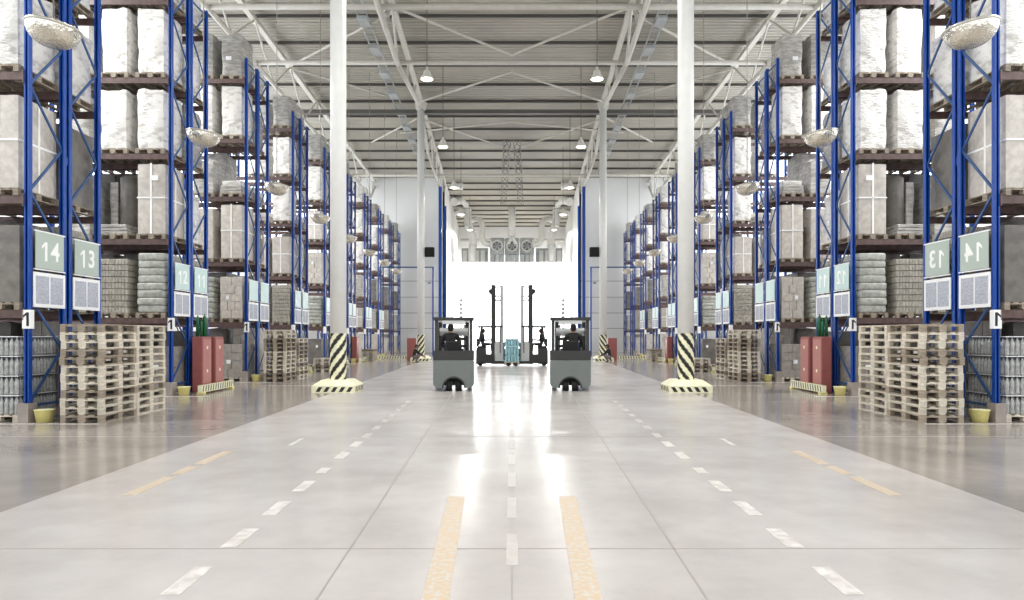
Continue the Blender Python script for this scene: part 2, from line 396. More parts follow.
# ------------------------------------------------------------------ racks
Y0, PITCH, XR = 13.4, 6.0, 8.84
LEV = [2.14, 4.32, 6.68, 8.78, 10.95]
HP = 11.72
def cached(f, cache={}):
    def g(*a):
        kk = (f.__name__,) + a
        if kk not in cache: cache[kk] = f(*a)
        return cache[kk]
    return g
@cached
def m_post(h):
    q = MB(); q.box(-.047, -.02, -.05, .05, .0, h); q.box(.02, .047, -.05, .05, .0, h); q.box(-.02, .02, .03, .05, .0, h); q.box(-.08, .08, -.08, .08, .0, .012); return q.mesh('upright_post', BLUE)
@cached
def m_foot():
    q = MB(); q.box(-.1, -.06, -.13, .13, 0, .36); q.box(.06, .1, -.13, .13, 0, .36); q.box(-.06, .06, -.13, -.06, 0, .36); return q.mesh('post_guard', CONC)
@cached
def m_brace(d, h):
    q = MB(); z = .35; i = 0
    while z + .9 < h:
        a, b_ = (0.03, d - .03) if i % 2 == 0 else (d - .03, .03)
        q.bar((0, a, z), (0, b_, z + 1.02), .03, .045); z += 1.02; i += 1
    for zz in (.3, h - .15): q.bar((0, .03, zz), (0, d - .03, zz), .03, .045)
    return q.mesh('frame_brace', BLUED)
@cached
def m_beam(w):
    q = MB(); q.box(-w, 0, -.02, .03, -.075, .075); q.box(-.02, .012, -.032, .035, -.12, .12); q.box(-w - .012, -w + .02, -.032, .035, -.12, .12)
    q.box(-w + .02, -.02, .028, .05, .055, .075); return q.mesh('beam', BROWN)
DEP = 1.03; BW = 3.2
def rack(k, half, bays, levels=LEV):
    yf = Y0 + PITCH * k + (0 if half == 0 else 1.28)
    nm = 'front rack' if half == 0 else 'rear rack'
    t = thing('pallet_rack', (WX(XR, yf), yf, 0), 'tall blue pallet rack with brown beams, %s of %s {S} row from camera' % (nm, ORD[k]), 'pallet rack', 'blue pallet racks on the {S}')
    for i in range(bays + 1):
        x = -i * (BW + .1)
        for yy in (0, DEP):
            put('upright_post', m_post(HP), t, (x, yy, 0))
        put('frame_brace', m_brace(DEP, HP), t, (x, 0, 0))
        if i == 0 and half == 0: put('post_guard', m_foot(), t, (0, -.02, 0))
        if i < bays:
            for z in levels:
                put('beam', m_beam(BW), t, (x - .05, -.05, z - .08)); put('beam', m_beam(BW), t, (x - .05, DEP + .03, z - .08))
    if half == 1:
        q = MB()
        for zz in (1.2, 5.2, 9.2): q.box(-.03, .03, -.15, -.05, zz, zz + .16)
        q.build('row_spacer', BLUE, t)
    return t

# ------------------------------------------------------------------ pallets and goods
def pallet_mb():
    q = MB()
    for x in (-.35, 0, .35):
        for y in (-.55, 0, .55): q.box(x - .05 if x else -.0725, x + .05 if x else .0725, y - .05 if y else -.0725, y + .05 if y else .0725, .022, .1)
        q.box(x - .05, x + .05, -.6, .6, 0, .022)
    for y in (-.55, 0, .55): q.box(-.4, .4, y - .05 if y else -.0725, y + .05 if y else .0725, .1, .122)
    for x, w in ((-.35, .1), (-.185, .1), (0, .145), (.185, .1), (.35, .1)):
        q.box(x - w / 2, x + w / 2, -.6, .6, .122, .144)
    return q
PAL = pallet_mb().mesh('pallet', WOOD); PALD = pallet_mb().mesh('pallet', WOODD)
def wrinkled(w, d, h, seed, amp=.02, n=7, nz=9, bulge=.02, m=0):
    """closed film-wrapped block"""
    q = MB(); rnd = Vector((seed * 3.1, seed * 1.7, 0))
    def pt(a, b_, c):
        v = Vector((a * w / 2, b_ * d / 2, c * h))
        e = amp * noise.noise(Vector((v.x * 4, v.y * 4, v.z * 3)) + rnd)
        v.x += (e + bulge * (1 - b_ * b_) * math.sin(c * PI)) * (1 if a > 0 else -1) * (abs(a) > .99)
        v.y += (e + bulge * (1 - a * a) * math.sin(c * PI)) * (1 if b_ > 0 else -1) * (abs(b_) > .99)
        if c > .99: v.z += e * 1.2 - .03 * (max(abs(a), abs(b_)) ** 4)
        # rounded corners
        if abs(a) > .99 and abs(b_) > .99: v.x *= .965; v.y *= .975
        return v
    lin = [-1 + 2 * i / n for i in range(n + 1)]
    def sheet(fn, na, nb, flip):
        vs = [fn(i, j) for i in range(na + 1) for j in range(nb + 1)]
        fs = []
        for i in range(na):
            for j in range(nb):
                f = (i * (nb + 1) + j, (i + 1) * (nb + 1) + j, (i + 1) * (nb + 1) + j + 1, i * (nb + 1) + j + 1)
                fs.append(f[::-1] if flip else f)
        q.add(vs, fs, m, True)
    sheet(lambda i, j: pt(lin[i], -1, j / nz), n, nz, False)
    sheet(lambda i, j: pt(lin[i], 1, j / nz), n, nz, True)
    sheet(lambda i, j: pt(-1, lin[i], j / nz), n, nz, True)
    sheet(lambda i, j: pt(1, lin[i], j / nz), n, nz, False)
    sheet(lambda i, j: pt(lin[i], lin[j], 1), n, n, False)
    sheet(lambda i, j: pt(lin[i], lin[j], 0), n, n, True)
    return q
def jit(a): return random.uniform(-a, a)
@cached
def g_white(h, v):
    return [('wrapped_goods', wrinkled(.72, 1.1, h, v, .045).mesh('wrapped_goods', FILMW))]
@cached
def g_grey(h, v):
    return [('wrapped_goods', wrinkled(.73, 1.1, h, v + 9, .05).mesh('wrapped_goods', FILMG))]
@cached
def g_dark(h, v):
    q = wrinkled(.78, 1.14, h, v + 5, .012)
    return [('covered_goods', q.mesh('covered_goods', FILMD))]
@cached
def g_tape(h, v):
    q = wrinkled(.78, 1.14, h, v + 3, .006, bulge=.01)
    r = MB(); r.box(-.025, .025, -.592, -.584, 0, h); r.box(-.39, .39, -.592, -.584, h * .5, h * .5 + .04); r.box(.4, .408, -.57, .57, h * .5, h * .5 + .04); r.box(.4, .408, -.03, .02, 0, h)
    return [('carton_block', q.mesh('carton_block', CARTON)), ('packing_tape', r.mesh('packing_tape', TAPE))]
@cached
def g_cartons(h, v, mt=0):
    q = MB(); n = max(2, int(round(h / .3))); hh = h / n
    for l in range(n):
        nx, ny = ((2, 3), (3, 2))[(l + v) % 2]
        for i in range(nx):
            for j in range(ny):
                w, d = .8 / nx, 1.18 / ny
                q.bbox((-.4 + w * (i + .5) + jit(.006), -.59 + d * (j + .5) + jit(.006), l * hh), (w - .012, d - .012, hh - .006), .01)
    return [('cartons', q.mesh('cartons', (CARTON, CARTONG)[mt]))]
@cached
def g_sacks(h, v):
    out = []; n = max(3, int(round(h / .2))); hh = h / n
    for l in range(n):
        q = MB(); vs = []; N_, K = 20, 6; w, d = .41 + jit(.012), .6 + jit(.015)
        for i in range(K + 1):
            t = -PI / 2 + PI * i / K; cz = math.sin(t); cr = abs(math.cos(t)) ** .35 if i not in (0, K) else .001
            for j in range(N_):
                a = 2 * PI * j / N_; ca, sa = math.cos(a), math.sin(a)
                x = (abs(ca) ** .3) * (1 if ca >= 0 else -1); y = (abs(sa) ** .3) * (1 if sa >= 0 else -1)
                e = .008 * noise.noise(Vector((x * 4, y * 4, l + v)))
                vs.append((x * (w * (.86 + .14 * cr) + e) * (1 if 0 < i < K else .9), y * (d * (.9 + .1 * cr) + e) * (1 if 0 < i < K else .9), hh * (l + .5 + .52 * (abs(cz) ** .8) * (1 if cz > 0 else -1))))
        fs = [(i * N_ + j, i * N_ + (j + 1) % N_, (i + 1) * N_ + (j + 1) % N_, (i + 1) * N_ + j) for i in range(K) for j in range(N_)]
        fs += [tuple(range(N_ - 1, -1, -1)), tuple(K * N_ + j for j in range(N_))]
        q.add(vs, fs, 0, True); out.append(('sack_layer', q.mesh('sack_layer', SACK)))
    return out
@cached
def g_ribbed(h, v):
    out = []; n = max(3, int(round(h / .16))); hh = h / n
    for l in range(n):
        q = MB()
        for i in range(9):
            x = -.4 + .8 * (i + .5) / 9
            q.bbox((x, 0, l * hh), (.084, 1.16, hh - .014), .018)
        q.box(-.385, .385, -.56, .56, l * hh + .01, l * hh + hh - .016)
        out.append(('pack_layer', q.mesh('pack_layer', RIB)))
    return out
@cached
def g_bottles(h, v):
    out = []; n = max(2, int(round(h / .36))); hh = h / n
    for l in range(n):
        q = MB(); nx, ny = 8, 12
        for i in range(nx):
            for j in range(ny):
                if 1 < i < nx - 1 and 1 < j < ny - 2 : continue
                c = (-.39 + .78 * (i + .5) / nx, -.58 + 1.16 * (j + .5) / ny, l * hh)
                H = hh - .03
                q.lathe([(.001, 0), (.042, .0), (.045, .03), (.04, H * .4), (.046, H * .5), (.044, H * .68), (.015, H * .9), (.015, H * .93)], c, 8)
                q.lathe([(.019, H * .92), (.019, H), (.001, H)], c, 6, 1)
        q.box(-.395, .395, -.585, .585, l * hh + hh - .028, l * hh + hh - .012, 2)
        out.append(('bottle_layer', q.mesh('bottle_layer', [BOTTLE, BCAP, SIGNW])))
    return out
@cached
def g_low(h, v):
    q = MB(); n = 3
    for i in range(n): q.bbox((0, 0, i * .09), (.78 - i * .02, 1.15, .085), .02)
    r = wrinkled(.7, 1.0, .2, v, .03, bulge=.03)
    for i, p in enumerate(r.v): r.v[i] = (p[0], p[1], p[2] + .27)
    return [('flat_sheets', q.mesh('flat_sheets', FILMG)), ('wrapped_bundle', r.mesh('wrapped_bundle', FILMW))]
@cached
def g_roll(h, v):
    q = MB(); q.tube([(.12, .1, 0), (.12, .1, .02), (.12, .1, 1.38), (.12, .1, 1.4)], [.23, .25, .25, .23], 24)
    r = wrinkled(.22, .5, 1.3, v, .03)
    for i, p in enumerate(r.v): r.v[i] = (p[0] - .26, p[1] + .2, p[2] + .28)
    q.v = [(a, b_, c + .28) for a, b_, c in q.v]
    return g_low(h, v) [:1] + [('dark_roll', q.mesh('dark_roll', FILMD)), ('narrow_bundle', r.mesh('narrow_bundle', FILMG))]
KIND = dict(m=(g_roll, 'dark upright roll'), w=(g_white, 'white film-wrapped'), g=(g_grey, 'light grey film-wrapped'), d=(g_dark, 'dark grey covered'), t=(g_tape, 'beige taped carton'),
            c=(g_cartons, 'pale carton'), C=(g_cartons, 'greyish carton'), s=(g_sacks, 'grey-green sack'), r=(g_ribbed, 'ribbed beige pack'), b=(g_bottles, 'clear bottle'), l=(g_low, 'low flat white'))
COLN = ['aisle end', 'second from aisle', 'third from aisle']
def load(k, half, lv, col, kd, h, dx=0):
    f, look = KIND[kd]
    yf = Y0 + PITCH * k + (0 if half == 0 else 1.28); yc = yf + DEP / 2
    z = 0 if lv < 0 else LEV[lv] + .001
    x = WX(XR, yf) - .53 - 1.04 * col + dx
    h = round(h / .15) * .15
    parts = f(h, (k * 3 + lv + col) % 3) if kd not in 'cC' else f(h, (k + lv + col) % 2, 1 if kd == 'C' else 0)
    hf = 'front' if half == 0 else 'rear'
    lvn = 'floor level' if lv < 0 else ORD[lv] + ' shelf'
    t = thing('pallet_load', (x, yc, z), '%s load, %s, %s, %s of %s {S} rack row' % (look, lvn, COLN[col], hf, ORD[k]), 'pallet load', 'pallet loads in the {S} racks')
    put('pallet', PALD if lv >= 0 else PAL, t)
    for (n, me) in parts: put(n, me, t, (0, 0, .146))
    if kd in 'wgdtcC' and rr.random() < .45 and k < 5:
        q = MB(); a, b_, c = rr.uniform(-.2, .2), .146 + h * rr.uniform(.35, .8), rr.uniform(.05, .1)
        if half == 0: q.box(a - c, a + c, -.625, -.619, b_ - .07, b_ + .07)
        else: q.box(.42, .426, a - c, a + c, b_ - .07, b_ + .07)
        q.build('paper_label', SIGNW, t)
gap = [2.0, 1.98, 2.16, 1.9, 1.95, 1.6]       # clear height per level, floor first
rr = random.Random(3)
SPEC = {  # (row, level, column): kind, height for the places the eye can make out
    (0, -1, 0): ('b', 1.5), (0, -1, 1): ('b', 1.5), (0, 0, 0): ('d', 1.5), (0, 0, 1): ('g', 1.35), (0, 1, 0): ('t', 1.8), (0, 1, 1): ('g', 1.8),
    (0, 2, 0): ('w', 1.65), (0, 2, 1): ('g', 1.65), (0, 3, 0): ('w', 1.8), (0, 3, 1): ('w', 1.8),
    (1, -1, 0): ('C', 1.2), (1, -1, 1): ('c', 1.2), (1, -1, 2): ('C', 1.2), (1, 0, 0): ('s', 1.65), (1, 0, 1): ('r', 1.5), (1, 0, 2): ('r', 1.5),
    (1, 1, 0): ('t', 1.95), (1, 1, 1): ('m', 1.65), (1, 1, 2): ('g', 1.65), (1, 2, 0): ('w', 1.65), (1, 2, 1): ('w', 1.65), (1, 2, 2): ('g', 1.5),
    (1, 3, 0): ('w', 1.8), (1, 3, 1): ('w', 1.8), (1, 3, 2): ('w', 1.8), (1, 4, 0): ('w', 1.5), (1, 4, 1): ('w', 1.5), (1, 4, 2): ('g', 1.5),
    (2, -1, 0): ('C', 1.2), (2, -1, 1): ('d', .9), (2, 0, 0): ('c', 1.5), (2, 0, 1): ('s', 1.5), (2, 1, 0): ('t', 1.95), (2, 1, 1): ('c', 1.8), (2, 2, 0): ('l', .45), (2, 2, 1): ('g', 1.2),
    (2, 3, 0): ('w', 1.8), (2, 3, 1): ('w', 1.8), (2, 4, 0): ('g', 1.5), (2, 4, 1): ('g', 1.5),
    (3, 0, 0): ('r', 1.65), (3, 1, 0): ('t', 1.65), (3, 2, 0): ('w', 1.5), (3, 3, 0): ('w', 1.65), (3, 4, 0): ('g', 1.35), (4, 0, 0): ('s', 1.5), (4, 4, 0): ('g', 1.35), (4, 3, 0): ('w', 1.8)}
for k in range(10):
    rack(k, 0, 2 if k < 3 else 1)
    if k < 9: rack(k, 1, 1)
    ncol = [2, 3, 2, 2, 2][k] if k < 5 else 1
    for lv in range(-1, 5):
        for half in ((0, 1) if k < 9 else (0,)):
            for col in range(ncol if half == 0 else (2, 3, 2)[k] if k < 3 else 1):
                if half == 0 and (k, lv, col) in SPEC: kd, h = SPEC[(k, lv, col)]
                else:
                    kd = rr.choice('ccCbsd' if lv < 0 else 'rscgt' if lv == 0 else 'tgwcd' if lv == 1 else 'wwgwlt' if lv == 2 else 'wwwg')
                    h = rr.uniform(.62, .92) * gap[lv + 1] if kd != 'l' else .45
                    if half == 1 and col > 0: kd = 'd' if lv < 2 else 'g'; h = 2.0
                if k >= 4 and kd == 'b': kd = 'c'
                h = min(h, gap[lv + 1] - .16)
                load(k, half, lv, col, kd, h, rr.uniform(-.02, .02))
# empty pallets in stacks
STK = [(7.66, 13.75, 12, 'front stack beside the first {S} row'), (7.7, 15.1, 12, 'rear stack beside the first {S} row'),
       (7.7, 25.7, 12, 'taller stack before the third {S} row'), (7.6, 27.05, 10, 'shorter stack after the third {S} row'),
       (7.6, 32.4, 4, 'low stack by the fourth {S} row'), (8.0, 46.5, 5, 'small far stack on the {S}')]
for X, Y, n, nm in STK:
    for i in range(n):
        last = i == n - 1
        o = put('pallet', PAL if rr.random() < .7 else PALD, None, (WX(X, Y) + rr.uniform(-.012, .012), Y + rr.uniform(-.015, .015), i * .1555 + .0005), rr.uniform(-.012, .012))
        o.scale.z = 1.078
        tag(o, 'empty wooden pallet, %s in the %s' % ('topmost' if last else 'bottom' if i == 0 else ORD[i] + ' up', nm), 'pallet', 'empty pallets stacked on the {S}')
# ------------------------------------------------------------------ things at the row ends
def text_mesh(s, size, ext=.003):
    cu = bpy.data.curves.new('t', 'FONT'); cu.body = s; cu.size = size; cu.align_x = 'CENTER'; cu.align_y = 'CENTER'; cu.extrude = ext; cu.offset = size * .022
    o = bpy.data.objects.new('t', cu); C.objects.link(o); dg = bpy.context.evaluated_depsgraph_get()
    me = bpy.data.meshes.new_from_object(o.evaluated_get(dg)); bpy.data.objects.remove(o); return me
def put_text(s, size, mt, parent, loc, rot, name='digit'):
    n = len(s); R3 = Matrix.Rotation(PI / 2, 3, 'X') if rot[2] == 0 else Matrix.Rotation(PI / 2, 3, 'Z') @ Matrix.Rotation(PI / 2, 3, 'X')
    for i, ch in enumerate(s):
        off = R3 @ Vector(((i - (n - 1) / 2) * size * .6, 0, 0))
        if ch == '1':      # a plain bold one with its flag
            a = size; q = MB(); q.box(0, a * .13, -a * .36, a * .36, -.003, .003)
            q.hexa([(0, a * .36, -.003), (-a * .17, a * .2, -.003), (-a * .17, a * .09, -.003), (0, a * .22, -.003), (0, a * .36, .003), (-a * .17, a * .2, .003), (-a * .17, a * .09, .003), (0, a * .22, .003)])
            me = q.mesh('digit', mt)
        else:
            me = text_mesh(ch, size); me.materials.clear(); me.materials.append(mt)
        o = put(name, me, parent, Vector(loc) + off); o.rotation_euler = rot
for k in range(8):
    for half in (0, 1):
        yf = Y0 + PITCH * k + (0 if half == 0 else 1.28); x = WX(XR, yf) + .062
        nm = 'nearer' if half == 0 else 'farther'
        num = {0: ('14', '13'), 1: ('12', '11')}.get(k, ('', ''))[half]
        lab = ('number %s, ' % num) if k == 0 else ''
        t = thing('number_sign', (x, yf + .1, 2.96), 'green-grey sign plate %son %s frame of %s {S} rack row' % (lab, nm, ORD[k]), 'sign', 'sign plates on the {S} racks')
        q = MB(); q.box(0, .012, .0, DEP - .18, 0, .72); q.build('plate', SIGNG if k == 0 else SIGNC, t)
        for zz in (-.035, .71):
            q = MB(); q.box(-.01, .016, -.03, DEP - .13, zz, zz + .025); q.build('rail', SIGNW, t)
        if num: put_text(num, .52, DIGIT, t, (.014, (DEP - .18) / 2, .34), (PI / 2, 0, PI / 2))
        t = thing('notice_board', (x, yf + .04, 2.2), 'white board with two printed sheets on %s frame of %s {S} rack row' % (nm, ORD[k]), 'notice board', 'notice boards on the {S} racks')
        q = MB(); q.box(0, .015, .0, DEP - .08, 0, .68); q.build('board', SIGNW, t)
        for j in range(2):
            q = MB(); y0 = .06 + j * .43; q.box(.015, .018, y0, y0 + .39, .07, .61); q.build('printed_sheet', PAPER, t)
    yf = Y0 + PITCH * k; x = WX(XR, yf)
    t = thing('number_plate', (x + .01, yf - .07, 1.78), 'small white plate with number 1 on front post of %s {S} rack row' % ORD[k], 'number plate', 'number plates on the {S} posts')
    q = MB(); q.box(-.07, .085, -.012, 0, 0, .36); q.box(.073, .085, 0, .1, 0, .36); q.build('plate', SIGNW, t)
    if k < 3: put_text('1', .36, DIGITK, t, (.012, -.014, .18), (PI / 2, 0, 0), 'digit')
    # yellow block by the post
    yb = yf - .05; xb = WX(XR - (.34 if k == 0 else .38), yb)
    q = MB(); q.tube([(0, 0, 0), (0, 0, .22), (0, 0, .225)], [.13, .165, .17], 20); q.tube([(0, 0, .2251), (0, 0, .24)], [.175, .175], 20, 0); q.tube([(0, 0, .2401), (0, 0, .243)], [.15, .15], 20, 1)
    tag(q.build('guard_block', [YELL, PALEY], None, (xb, yb, 0)), 'small round yellow guard block at foot of %s {S} rack row' % ORD[k], 'guard block', 'yellow guard blocks on the {S}')
    # dome mirror over the aisle before this row
    Ym = 11.45 + 6.0 * k; Xm = 7.14
    t = thing('dome_mirror', (WX(Xm, Ym), Ym, 6.66), 'round shiny convex mirror hanging before the %s {S} rack row' % ORD[k], 'convex mirror', 'hanging dome mirrors on the {S}')
    R = Matrix.Rotation(math.radians(7), 3, 'Y')
    q = MB(); pr = [(.4 * math.sin(a), -.33 * math.cos(a) + .02) for a in [i * PI / 2 / 12 for i in range(13)]]; pr[0] = (.001, pr[0][1])
    q.lathe(pr, (0, 0, 0), 40, M=R); q.build('mirror_dome', MIRROR, t)
    q = MB(); q.lathe([(.4, .0), (.415, .01), (.415, .04), (.39, .05), (.2, .09), (.001, .1)], (0, 0, 0), 40, M=R); q.build('rim', MRIM, t)
    q = MB(); q.tube([(0, 0, .08), (0, 0, 10.6)], .012, 6); q.build('hanging_wire', WIRE, t)
def barrier(x, y, L, rz, label):
    t = thing('guard_rail', (x, y, 0), label, 'guard rail', rz=rz)
    q = MB(); q.box(-.06, .06, 0, L, .05, .25); n = int(L / .18)
    for sx in (-.0605, .0605):
        for i in range(n):
            y0 = .04 + i * .18
            vs = [(sx * 1.02, y0, .07), (sx * 1.02, y0 + .07, .07), (sx * 1.02, y0 + .12, .24), (sx * 1.02, y0 + .05, .24)]
            q.add(vs, [(0, 1, 2, 3)] if sx > 0 else [(3, 2, 1, 0)], 1)
    q.build('striped_rail', [PALEY, DKGREY], t)
    for yy in (.1, L - .1):
        q = MB(); q.box(-.1, .1, yy - .08, yy + .08, 0, .06); q.build('foot', YELL, t)
for k in (1, 3, 4, 5, 6):
    yf = Y0 + PITCH * k
    barrier(WX(8.1, yf + 1), yf + .2, 2.4, TOE, 'low yellow and grey striped guard rail at end of %s {S} rack row' % ORD[k])
barrier(WX(7.7, 48.3), 48.3, 2.5, -PI / 2, 'striped guard rail lying crosswise by the second {S} column')
def cabinet(X, Y, w, d, h, label, tubes):
    t = thing('fire_cabinet', (WX(X, Y), Y, 0), label, 'cabinet', 'dull red cabinets on the {S}')
    q = MB(); q.bbox((0, 0, 0.03), (w, d, h - .03), .02); q.box(-w / 2 + .02, w / 2 - .02, -d / 2 + .02, d / 2 - .02, 0, .03); q.build('cabinet_body', RED, t)
    q = MB(); q.box(w / 2, w / 2 + .012, -d / 2 + .04, d / 2 - .04, .1, h - .08); q.build('door', REDS, t)
    q = MB()
    for zz in (.62, 1.3):
        q.tube([(w / 2 + .012, 0, zz), (w / 2 + .016, 0, zz)], .05, 14)
    q.build('round_label', PALEY, t)
    if tubes:
        s = thing('tube_bundle', (WX(X, Y), Y, h + .001), 'bundle of green tubes standing on the red cabinets, {S} side', 'tube bundle')
        for i, (a, b_, hh) in enumerate(((-.06, -.14, .62), (.03, -.1, .5), (.07, .02, .66), (-.03, .06, .45), (.05, .16, .6))):
            q = MB(); q.tube([(a, b_, 0), (a, b_, hh - .09), (a, b_, hh - .04), (a, b_, hh)], [.045, .045, .02, .02], 12); q.build('tube', GREEN, s)
cabinet(8.46, 20.55, .3, .62, 1.62, 'nearer tall dull red cabinet at end of second {S} rack row', True)
cabinet(8.44, 21.45, .3, .62, 1.62, 'farther tall dull red cabinet at end of second {S} rack row', False)
cabinet(8.55, 44.4, .32, .62, 1.6, 'red cabinet at end of sixth {S} rack row', False)
cabinet(5.2, 46.6, .6, .4, 1.5, 'red cabinet behind the second {S} column', False)

# ------------------------------------------------------------------ pendant lamps
def lamp(X, Y, z, label, group, power, wire_to=17.0):
    t = thing('pendant_lamp', (WX(X, Y), Y, z), label, 'lamp', group)
    q = MB(); q.lathe([(.001, .5), (.06, .5), (.07, .38), (.16, .3), (.18, .16), (.28, .02), (.3, -.06), (.27, -.06), (.25, .0), (.1, .14)], n=24); q.build('lamp_shade', LAMPW, t)
    q = MB(); q.lathe([(.262, -.05), (.2, -.09), (.001, -.11)], n=24); q.build('diffuser', LAMPE, t)
    q = MB(); q.tube([(0, 0, .49), (0, 0, wire_to - z)], .018, 6); q.build('hanging_rod', DARKP, t)
    l = bpy.data.lights.new('lamp_light', 'AREA'); l.shape = 'DISK'; l.size = .5; l.energy = power; l.color = (1, .985, .96); l.spread = math.radians(170)
    o = bpy.data.objects.new('lamp_light', l); C.objects.link(o); o.parent = t; o.location = (0, 0, -.16)
LW = 260
for i, (px, py, wpx) in enumerate(((427, 78, 31.7), (443, 146, 39.6), (454, 187, 48), (461, 214, 57))):
    Y = wpx; X = (512 - px) * Y / F - TOE * Y
    lamp(X, Y, CAM + (336 - py) * Y / F, '%s white pendant lamp hanging under the roof, {S} of centre' % ('nearest', 'second', 'third', 'farthest')[i], 'lamps over the main aisle', 110)
for yy in (4, 14, 23):
    lamp(2.8, yy, 14.2, 'white pendant lamp high above the near {S} floor, %s from the camera' % ORD[[4, 14, 23].index(yy)], 'lamps above the picture', LW)
for yy in (76, 93):  # lamps added to brighten the deep part
    lamp(2.2, yy, 15.6 if yy > 80 else 13.2, 'added white pendant lamp in the deep part, %s {S} one' % ('nearer' if yy < 80 else 'farther'), 'added lamps of the deep part', 1300)
for k in range(9):  # out-of-sight lamps added to light the rack fronts
    Y = Y0 - 1.85 + PITCH * k
    lamp(13.2, Y, 12.4, 'added pendant lamp hidden high over the aisle before the %s {S} rack row' % ORD[k], 'added lamps over the {S} rack aisles', LW * 2)

# ------------------------------------------------------------------ ventilation in the deep part
def P(px, py, Y): return ((px - 512) * Y / F, Y, CAM + (336 - py) * Y / F)
def smooth_path(pts, n=6):
    pts = [Vector(p) for p in pts]; out = []
    for i in range(len(pts) - 1):
        p0, p1, p2, p3 = pts[max(i - 1, 0)], pts[i], pts[i + 1], pts[min(i + 2, len(pts) - 1)]
        for j in range(n):
            t = j / n; out.append(.5 * ((2 * p1) + (p2 - p0) * t + (2 * p0 - 5 * p1 + 4 * p2 - p3) * t * t + (3 * p1 - p0 - 3 * p2 + p3) * t ** 3))
    return out + [pts[-1]]
Y = 85
q = MB(); q.tube(smooth_path([P(454, 202, Y - 7), P(462, 200, Y - 4), P(467, 206, Y), P(468, 222, Y), P(473, 238, Y), P(472, 250, Y), P(472, 262, Y)]), .46, 16)
for pp in ((467, 210), (469, 226), (472.6, 246)): 
    c = Vector(P(pp[0], pp[1], Y)); q.tube([c - Vector((0, 0, .12)), c + Vector((0, 0, .12))], .53, 16)
tag(q.build('ventilation_duct', DUCT), 'thick white air duct curving down onto the white enclosure, {S} side', 'duct')
q = MB(); q.tube(smooth_path([P(470, 221, Y + 2), P(477, 219, Y + 1), P(482, 224, Y + .5), P(482, 236, Y), P(485, 243, Y), P(491, 244, Y)]), .36, 14)
c = Vector(P(490, 244, Y)); q.tube([c, c + Vector((.25, 0, 0))], .5, 16)
tag(q.build('ventilation_duct', DUCT), 'thinner white elbow duct joining the fan units from the {S}', 'duct')
for i, (px, py, z) in enumerate(((457, 186, 0), (458, 213, 0))):
    q = MB(); a = Vector(P(px - 3, py, 71 + 10 * i)); q.tube([a, a + Vector((.9, 0, 0))], [.3, .42], 14)
    tag(q.build('duct_outlet', DUCT), '%s white duct outlet sticking out near the {S} duct' % ('upper', 'lower')[i], 'duct outlet')
for i, dx in enumerate((-1, 0, 1)):
    xc = dx * 15 * Y / F
    t = thing('fan_unit', (xc, Y + 1, zt), 'grey round-faced fan unit on the enclosure roof, %s of three' % ('leftmost', 'middle', 'rightmost')[i], 'fan unit', 'fan units', mirror=False)
    w = 14.2 * Y / F / 2
    q = MB(); q.bbox((0, 0, 1.35), (2 * w, 1.6, 1.95), .1); q.build('casing', GREYV, t)
    q = MB()
    for j in range(3): q.bbox((-w + .3 + j * (w - .3), 0, .0), (w * .62, 1.7, 1.3), .06)
    q.build('lower_cabinet', GREYV, t)
    q = MB(); M = Matrix.Rotation(PI / 2, 3, 'X'); q.lathe([(w * .82, .8), (w * .82, .95), (w * .7, .95), (w * .62, .86)], (0, 0, 2.3), 28, M=M); q.build('fan_ring', DUCT, t)
    q = MB(); q.lathe([(.001, .84), (w * .66, .84)], (0, 0, 2.3), 28, M=M, m=0)
    for a in range(6):
        R = Matrix.Rotation(a * PI / 3, 3, 'Y'); q.add([R @ Vector(v) + Vector((0, -.87, 2.3)) for v in ((.05, 0, 0), (w * .6, 0, -.1), (w * .6, -.04, .14), (.05, -.02, .06))], [(0, 1, 2, 3)], 1)
    q.build('fan_blades', [DKGREY, GREYV], t)
q = MB(); q.tube([P(512, 203, Y), P(512, 236, Y)], .42, 18); c = Vector(P(512, 205, Y)); q.tube([c, c + Vector((0, 0, .3))], .6, 18); q.tube([P(512, 236, Y), P(508, 244, Y)], .2, 10); q.tube([P(512, 236, Y), P(516, 244, Y)], .2, 10)
q.tube([P(512, 205, Y), (0, Y, ZR)], .3, 14)
tag(q.build('ventilation_duct', DUCT), 'white vertical duct hanging above the middle fan unit', 'duct', mirror=False)
q = MB(); q.box(P(462, 0, 87)[0], P(488, 0, 87)[0], 86.6, 88, zt, zt + 2.2); 
for i in range(4): q.box(P(463 + i * 6, 0, 87)[0], P(467 + i * 6, 0, 87)[0], 86.5, 86.6, zt + .3, zt + 1.9, 1)
tag(q.build('ventilation_cabinet', [GREYV, DUCT]), 'grey panelled cabinet behind the thick duct on enclosure roof, {S} side', 'cabinet')
# slim marker post in front of the gate
q = MB(); c = P(461, 352, 70); q.tube([(0, 0, 0), (0, 0, 5.6)], .09, 10); q.box(-.25, .25, -.25, .25, 0, .06)
for i in range(6): q.tube([(0, 0, 3 + i * .42), (0, 0, 3.2 + i * .42)], .14, 10, 1)
tag(q.build('marker_post', [PALEY, GREYV], None, (c[0], 70, 0)), 'slim pale banded post standing before the bright gate, {S} side', 'post')

